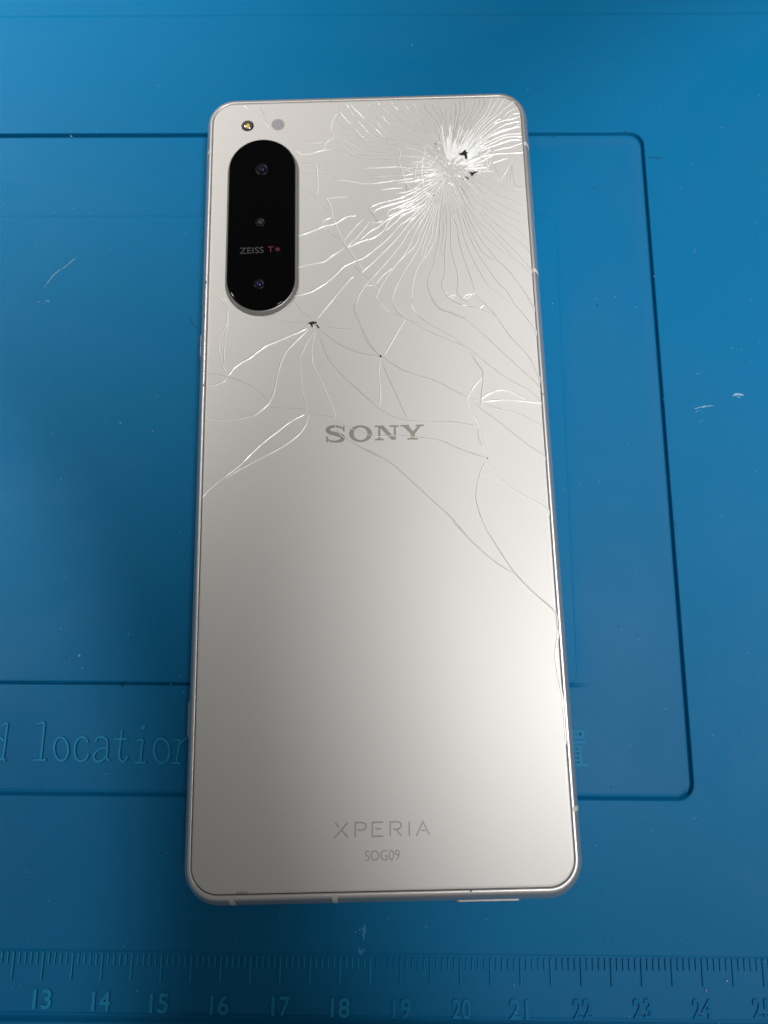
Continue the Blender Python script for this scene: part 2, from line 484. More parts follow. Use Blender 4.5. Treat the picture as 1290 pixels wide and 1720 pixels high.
# scuffs and marks worn into the mat
def flat_strip(name, pts, widths, material, parent, z, jitter=0.0, joined=None):
    m = joined or MB()
    pp = spline([mat_xy(*p, z) for p in pts], 0.3)
    if jitter: pp = [p + rng.normal(0, jitter, 2) for p in pp]
    n = len(pp)
    ws = [np.interp(i / (n - 1), np.linspace(0, 1, len(widths)), widths) * (1 + 0.5 * rng.uniform(-1, 1) * (jitter > 0)) for i in range(n)]
    ribbon(m, pp, ws, [(-1, z), (0, z + 0.015), (1, z)])
    if not joined: return m.build(name, material, parent)
for pts, ws, zz in (
    ([(1167, 686), (1182, 683), (1200, 681)], [0.1, 0.28, 0.05], 0.03),
    ([(1168, 692), (1176, 690)], [0.1, 0.05], 0.03),
    ([(1230, 665), (1240, 662), (1249, 664)], [0.08, 0.5, 0.08], 0.03),
    ([(1236, 662), (1240, 668), (1244, 665)], [0.08, 0.2, 0.05], 0.035),
    ([(74, 484), (91, 461), (108, 449), (127, 433)], [0.08, 0.12, 0.10, 0.12], -0.40),
    ([(76, 506), (80, 505.5), (84, 507)], [0.05, 0.25, 0.05], -0.40),
    ([(200, 709), (203, 711)], [0.1, 0.2], -0.40),
    ([(297, 309), (300, 312)], [0.1, 0.25], -1.2),
    ([(118, 228), (121, 229)], [0.3, 0.2], 0.04),
    ([(72, 1712), (78, 1712)], [0.08, 0.15], 0.04),
):
    flat_strip('scuff', pts, ws, M_SCUFF, MATE, zz, 0.05)
flat_strip('scuff', [(613, 1553), (612, 1566), (610, 1578)], [0.25, 0.75, 0.3], M_SMEAR, MATE, 0.04, 0.12)
flat_strip('scuff', [(603, 1592), (606, 1602), (611, 1594)], [0.2, 0.6, 0.2], M_SMEAR, MATE, 0.04, 0.08)

# ================================================================== loose dust and hairs on the mat
md = MB()
for i in range(330):
    px, py = rng.uniform(0, 1290), rng.uniform(0, 1720)
    if px < 330 and 1200 < py < 1300: continue
    p = mat_xy(px, py, 0)
    if abs(G(px, py, 0)[0]) < 35 and abs(G(px, py, 0)[1]) < 80: continue
    intray = TR[0] < p[0] < TR[1] and TR[2] < p[1] < TR[3]
    inpad = PAD[0] < p[0] < PAD[1] and PAD[2] < p[1] < PAD[3]
    z = -0.42 if inpad else (FLOOR + 0.04 if intray else 0.05)
    if p[1] < -96.5: z += 0.9
    if p[1] > 103: continue
    r = rng.uniform(0.035, 0.10) * (1.9 if rng.random() < 0.06 else 1)
    a0 = rng.uniform(0, 6.28)
    vs = [(p[0] + r * rng.uniform(0.6, 1.3) * cos(a0 + k * 2 * pi / 5), p[1] + r * rng.uniform(0.6, 1.3) * sin(a0 + k * 2 * pi / 5), z) for k in range(5)] + [(p[0], p[1], z + r)]
    md.add(vs, [(k, (k + 1) % 5, 5) for k in range(5)])
dust = md.build('dust', M_DUST)
dust.rotation_euler = (0, 0, MAT_YAW)
tag(dust, 'tiny pale dust specks scattered over the blue mat', 'dust', kind='stuff')
mk = MB()
for (px, py, r) in ((1148, 70, .16), (976, 68, .2), (1007, 645, .12), (22, 674, .16), (1029, 1323, .13), (1000, 310, .17), (960, 314, .15), (1025, 96, .14), (875, 108, .15), (1006, 509, .2),
                    (202, 1151, .3), (62, 1333, .25), (170, 1334, .2), (1149, 310, .15), (910, 149, .2), (110, 1104, .2), (930, 224, .25), (1051, 221, .22), (1134, 880, .16)):
    p = mat_xy(px, py, 0)
    intray = TR[0] < p[0] < TR[1] and TR[2] < p[1] < TR[3]
    inpad = PAD[0] < p[0] < PAD[1] and PAD[2] < p[1] < PAD[3]
    z = -0.42 if inpad else (FLOOR + 0.04 if intray else 0.05)
    a0 = rng.uniform(0, 6.28); k7 = 7
    vs = [(p[0] + r * rng.uniform(0.5, 1.2) * cos(a0 + k * 2 * pi / k7), p[1] + r * rng.uniform(0.5, 1.2) * sin(a0 + k * 2 * pi / k7), z) for k in range(k7)] + [(p[0], p[1], z + r * 0.4)]
    mk.add(vs, [(k, (k + 1) % k7, k7) for k in range(k7)])
gr = mk.build('grit', M_DARKSPECK); gr.rotation_euler = (0, 0, MAT_YAW)
tag(gr, 'tiny dark crumbs of grit scattered over the blue mat', 'grit', kind='stuff')
def hair(pts, z, wd, label):
    m = MB()
    ribbon(m, spline([mat_xy(*p, z) for p in pts], 0.3), wd, [(-1, z), (0, z + wd * 0.6), (1, z)])
    o = m.build('hair', M_DARKSPECK); o.rotation_euler = (0, 0, MAT_YAW)
    tag(o, label, 'hair')
hair([(318, 532), (323, 543), (331, 553), (338, 560)], -0.38, 0.07, 'short dark hair beside the left edge of the phone')
hair([(1089, 264), (1098, 264.5), (1112, 265)], 0.06, 0.10, 'short dark fibre just right of the tray corner at the upper right')

# ================================================================== the phone
PH = empty('smartphone', (0, 0, 0), 0)
tag(PH, 'silver white smartphone lying face down on the blue mat, its back glass badly shattered', 'smartphone')
GX, GY = 33.5 - 1.92, 78 - 2.46       # half size of back glass
OX, OY = 33.5, 78.0
RG, RO = 4.5, 6.3
NARC = 16
def contour(s, extra=0.0):
    hx = GX + (OX - GX) * s + extra; hy = GY + (OY - GY) * s + extra; r = RG + (RO - RG) * s + extra
    return rrect(hx, hy, r, NARC)
FPROF = [(0.055, 7.6), (0.06, 8.08), (0.10, 8.15), (0.16, 8.17), (0.28, 8.14), (0.36, 8.03), (0.48, 7.72), (0.62, 7.25), (0.76, 6.6), (0.88, 5.8), (0.96, 4.9), (1.0, 4.0), (1.0, 3.0),
         (0.96, 2.2), (0.86, 1.2), (0.68, 0.5), (0.4, 0.12), (0.0, 0.0)]
mb = MB(); mb.add(*loft([ring(contour(s), z) for s, z in FPROF]))
mb.build('frame', M_FRAME, PH, smooth=False)
fr = bpy.data.objects['frame']
fr.data.polygons.foreach_set('use_smooth', [True] * len(fr.data.polygons)); fr.data.update()
mb = MB(); mb.add(*loft([ring(contour(0.07), 7.86), ring(contour(-0.05), 7.86)], cap_last=False)); mb.build('gasket', M_SEAM, PH)
# back glass slab with softly rounded rim
gr_ = []
for off, z in ((0.0, 7.5), (0.0, 8.02), (-0.04, 8.11), (-0.12, 8.17), (-0.25, 8.195), (-0.45, 8.2)):
    gr_.append(ring(rrect(GX + off, GY + off, RG + off, NARC), z))
mb = MB(); mb.add(*loft(gr_)); bgl = mb.build('back_glass', M_PEARL, PH)
for p in bgl.data.polygons: p.use_smooth = len(p.vertices) == 4
bgl.data.update()
tag(bgl, 'pearl white satin back glass, shattered towards the upper right')

# antenna bands: narrow pale strips set in the metal frame
def side_band(side, c, wd, name='antenna_line', material=None, proud=0.025):
    sub = [(s, z) for s, z in FPROF if z > 1.0 and s > 0.058]
    m = MB(); vs = []
    for k in (-1, 1):
        for s, z in sub:
            if side in ('L', 'R'):
                x = (GX + (OX - GX) * s + proud) * (-1 if side == 'L' else 1); vs.append((x, c + k * wd / 2, z + proud))
            else:
                y = (GY + (OY - GY) * s + proud) * (-1 if side == 'B' else 1); vs.append((c + k * wd / 2, y, z + proud))
    n = len(sub)
    m.add(vs, [(i, i + 1, n + i + 1, n + i) for i in range(n - 1)])
    return m.build(name, material or M_ANT, PH, smooth=True)
side_band('L', G(352, 258, 7.6)[1], 0.75)
side_band('R', G(886, 244, 7.6)[1], 0.75)
side_band('R', G(905, 456, 7.6)[1], 0.75)
side_band('R', G(970, 1358, 7.6)[1], 0.85)
side_band('B', G(391, 1508, 7.0)[0], 0.95)
side_band('B', G(563, 1507, 7.0)[0], 0.85)

# side keys (left edge) and the tray flap (bottom edge)
def key(y0, y1, z0, z1, out, name, label=None):
    m = MB(); cy = (y0 + y1) / 2; hy = abs(y1 - y0) / 2; hz = (z1 - z0) / 2; cz = (z0 + z1) / 2
    def rr(off, x): return [(x, p[0], p[1]) for p in rrect(hy + off, hz + off, min(hz, 0.9) + off - 0.01, 6, cy, cz)]
    m.add(*loft([rr(0, -OX + 0.4), rr(0, -OX - out + 0.12), rr(-0.12, -OX - out)]))
    o = m.build(name, M_RING, PH, smooth=False)
    if label: tag(o, label)
    return o
key(G(333, 559, 5)[1], G(333, 605, 5)[1], 3.2, 5.4, 0.10, 'side_key')
key(G(312, 1175, 4)[1], G(312, 1241, 4)[1], 2.6, 5.0, 0.26, 'side_key')
x0, x1 = G(762, 1510, 3)[0], G(874, 1507, 3)[0]
m = MB()
def rr2(off, y): return [(p[0], y, p[1]) for p in rrect((x1 - x0) / 2 + off, 0.9 + off, 0.8 + off, 8, (x0 + x1) / 2, 3.4)]
m.add(*loft([rr2(0, -OY + 0.5), rr2(0, -OY - 0.30), rr2(-0.25, -OY - 0.45)]))
m.build('tray_flap', M_RING, PH)

# camera island
ZT = 9.75
pc = [G(440, 234, ZT), G(435, 520, ZT), G(383, 375, ZT), G(495, 375, ZT)]
ICX = (pc[2][0] + pc[3][0]) / 2; ICY = (pc[0][1] + pc[1][1]) / 2; IHX = (pc[3][0] - pc[2][0]) / 2; IHY = (pc[0][1] - pc[1][1]) / 2
isl = empty('camera_island', (0, 0, 0)); isl.parent = PH
def pill(off, z): return ring(rrect(IHX + off, IHY + off, IHX + off - 0.001, 24, ICX, ICY), z)
mb = MB(); mb.add(*loft([pill(0.62, 8.202), pill(0.46, 8.27), pill(0.40, 8.45), pill(0.30, 9.2), pill(0.20, 9.35), pill(-0.2, 9.36)], cap_last=False))
mb.build('metal_ring', M_RING, isl, smooth=True)
mb = MB(); mb.add(*loft([pill(0.08, 9.25), pill(0.07, 9.50), pill(0.0, 9.64), pill(-0.12, 9.72), pill(-0.3, ZT)]))
cg = mb.build('cover_glass', M_BLACK, isl)
for p in cg.data.polygons: p.use_smooth = len(p.vertices) == 4
def lens(px, py, r, lm):
    c = G(px, py, ZT)
    m = MB(); m.add(*loft([ring(circle(*c, r, 40), ZT + 0.004), ring(circle(*c, r * 0.93, 40), ZT + 0.05), ring(circle(*c, r * 0.80, 40), ZT + 0.05), ring(circle(*c, r * 0.72, 40), ZT + 0.01)], cap_last=True))
    b = m.build('lens', M_BARREL, isl, smooth=True)
    rr_ = r * 0.66; rings = []
    for k in range(8):
        a = (pi / 2) * k / 8.0
        rings.append(ring(circle(*c, rr_ * cos(a), 32), ZT + 0.012 + rr_ * 0.62 * sin(a)))
    m = MB(); m.add(*loft(rings)); g = m.build('lens_element', lm, b, smooth=True)
lens(440, 284, 1.30, M_LENS1); lens(437, 373, 0.95, M_LENS2); lens(435, 477, 1.05, M_LENS3)
cz_ = G(423, 420.5, ZT)
text_mesh('lettering', 'ZEISS', 4.62, 1.32, *G(422.8, 420.6, ZT), ZT + 0.01, M_LOGO3, isl, rz=0.02)
text_mesh('lettering', 'T', 1.05, 1.28, *G(454.6, 418.8, ZT), ZT + 0.01, M_RED, isl)
m = MB(); ca_ = G(466.2, 418.8, ZT)
for k in range(3):
    a = pi / 2 + k * pi / 3; d = np.array([cos(a), sin(a)]) * 0.56
    ribbon(m, [ca_ - d, ca_ + d], 0.15, [(-1, ZT + 0.01 + 0.003 * k), (1, ZT + 0.01 + 0.003 * k)])
m.build('asterisk', M_RED, isl)

# flash and sensor
c = G(416, 211.5, ZG)
m = MB(); m.add(*loft([ring(circle(*c, 1.28, 36), ZG + 0.006), ring(circle(*c, 1.22, 36), ZG + 0.05), ring(circle(*c, 1.08, 36), ZG + 0.03)], cap_last=True))
fl = m.build('flash', M_BLACK, PH)
m = MB(); m.add(*loft([ring(circle(*c, 1.08 * cos(a), 32), ZG + 0.035 + 0.42 * sin(a)) for a in np.linspace(0, 1.45, 7)]))
m.build('reflector', M_REFL, fl, smooth=True)
m = MB(); cp = (c[0] + 0.14, c[1] - 0.32)
yy = []
for r_, z in ((0.46, 0.30), (0.43, 0.48), (0.2, 0.56)):
    yy.append([(cp[0] + r_ * cos(a) * 0.85, cp[1] + r_ * 1.25 * sin(a), ZG + z) for a in np.linspace(0, 2 * pi, 18, endpoint=False)])
m.add(*loft(yy)); m.build('phosphor', M_PHOS, fl, smooth=True)
c = G(467, 209.5, ZG)
m = MB(); m.add(*loft([ring(circle(*c, 1.36, 36), ZG + 0.002), ring(circle(*c, 1.34, 36), ZG + 0.008)])); m.build('sensor_window', M_SENSOR, PH)

# printed marks on the back
def print_poly(m, pts, crop, z):
    m.add([(*G(*crop(*p), z), z) for p in pts], [tuple(reversed(range(len(pts))))])
cs_ = cropper(530, 690, 6.143)
ZL = ZG + 0.006
def letter_S():
    m = MB()
    pw = [(290, 196, 12), (262, 172, 20), (205, 160, 22), (150, 170, 32), (124, 197, 42), (150, 224, 40), (208, 240, 40), (262, 256, 42), (284, 281, 46), (262, 306, 34), (205, 318, 22), (148, 310, 20), (117, 286, 12)]
    c_ = spline([(a, b) for a, b, _ in pw], 6)
    ws = np.interp(np.linspace(0, 1, len(c_)), np.linspace(0, 1, len(pw)), [w_ for *_, w_ in pw])
    c2, T = frames(c_)
    L = []; Rr = []
    for p, t, w_ in zip(c2, T, ws):
        n_ = np.array([-t[1], t[0]]) * w_ / 2
        L.append(p + n_); Rr.append(p - n_)
    vs = [(*G(*cs_(*p), ZL), ZL) for p in L + Rr]; k = len(L)
    m.add(vs, [(i, i + 1, k + i + 1, k + i) for i in range(k - 1)])
    print_poly(m, [(284, 155), (299, 155), (300, 214), (284, 214)], cs_, ZL + .004)
    print_poly(m, [(110, 262), (126, 262), (127, 325), (110, 326)], cs_, ZL + .004)
    return m.build('letter', M_LOGO, PH)
letter_S()
m = MB(); A_ = np.linspace(0, 2 * pi, 48, endpoint=False)
o1 = [(*G(*cs_(465 + 119 * cos(a), 236 + 87 * sin(a)), ZL), ZL) for a in A_]
o2 = [(*G(*cs_(465 + 70 * cos(a), 236 + 66 * sin(a)), ZL), ZL) for a in A_]
m.add(*loft([o1, o2], cap_last=False)); m.build('letter', M_LOGO, PH)
m = MB()
for i, P in enumerate(([(645, 152), (668, 152), (670, 302), (646, 302)], [(806, 150), (829, 150), (829, 298), (806, 298)], [(608, 153), (700, 152), (702, 168), (608, 169)],
                       [(764, 150), (856, 148), (856, 165), (764, 167)], [(613, 289), (702, 286), (702, 304), (613, 307)], [(642, 153), (700, 152), (832, 298), (786, 300)])):
    print_poly(m, P, cs_, ZL + 0.004 * i)
m.build('letter', M_LOGO, PH)
m = MB()
for i, P in enumerate(([(982, 222), (1024, 220), (1025, 296), (983, 298)], [(875, 147), (968, 145), (968, 161), (875, 163)], [(1032, 143), (1118, 141), (1118, 157), (1032, 159)],
                       [(948, 281), (1058, 279), (1058, 296), (948, 299)], [(893, 150), (952, 150), (1024, 228), (984, 240)], [(1062, 146), (1096, 146), (1022, 240), (994, 226)])):
    print_poly(m, P, cs_, ZL + 0.004 * i)
m.build('letter', M_LOGO, PH)
cx_ = cropper(540, 1360, 6.143)
for strokes in ([[(142, 135), (183, 184)], [(272, 133), (138, 286)], [(208, 212), (272, 284)]],
                [[(348, 284), (348, 134), (425, 133), (452, 146), (461, 170), (452, 195), (428, 209), (372, 211)]],
                [[(636, 128), (524, 132), (524, 276), (636, 272)], [(556, 199), (616, 197)]],
                [[(709, 276), (708, 128), (790, 126), (818, 140), (822, 162), (812, 188), (786, 202), (738, 203)], [(770, 204), (826, 270)]],
                [[(906, 270), (905, 120)]],
                [[(980, 268), (1047, 122), (1114, 264)], [(1030, 213), (1078, 212)]]):
    m = MB()
    for i, st in enumerate(strokes):
        q = [G(*cx_(*p), ZL) for p in st]
        pts, T = [np.array(p) for p in q], None
        # mitred ribbon
        vs = []
        for k in range(len(pts)):
            a = pts[k] - pts[k - 1] if k > 0 else pts[1] - pts[0]
            b = pts[k + 1] - pts[k] if k < len(pts) - 1 else pts[-1] - pts[-2]
            a = a / np.linalg.norm(a); b = b / np.linalg.norm(b)
            n1 = np.array([-a[1], a[0]]); n2 = np.array([-b[1], b[0]]); nn = (n1 + n2); nn /= np.linalg.norm(nn)
            nn = nn / max(0.5, float(nn @ n1)) * 0.125
            z = ZL + 0.003 * i
            vs += [(*(pts[k] + nn), z), (*(pts[k] - nn), z)]
        m.add(vs, [(2 * k, 2 * k + 1, 2 * k + 3, 2 * k + 2) for k in range(len(pts) - 1)])
    m.build('letter', M_LOGO2, PH)
text_mesh('lettering', 'SOG09', 5.75, 1.62, *G(642.3, 1436.6, ZL), ZL, M_LOGO2, PH, rz=0.012)

# ------------------------------------------------------------------ cracks: each one a small raised lip of broken glass
CR = {'A': cropper(320, 500, 4.031), 'B': cropper(600, 500, 3.583), 'C': cropper(760, 860, 4.095), 'D': cropper(480, 160, 6.45),
      'E': cropper(480, 330, 6.45), 'F': cropper(640, 340, 8.0625), 'G': cropper(760, 330, 8.0625), 'H': cropper(500, 500, 6.45),
      'I': cropper(640, 180, 8.0625), 'J': cropper(760, 160, 9.214), 'K': cropper(320, 140, 4.3), 'P': cropper(0, 0, 1)}
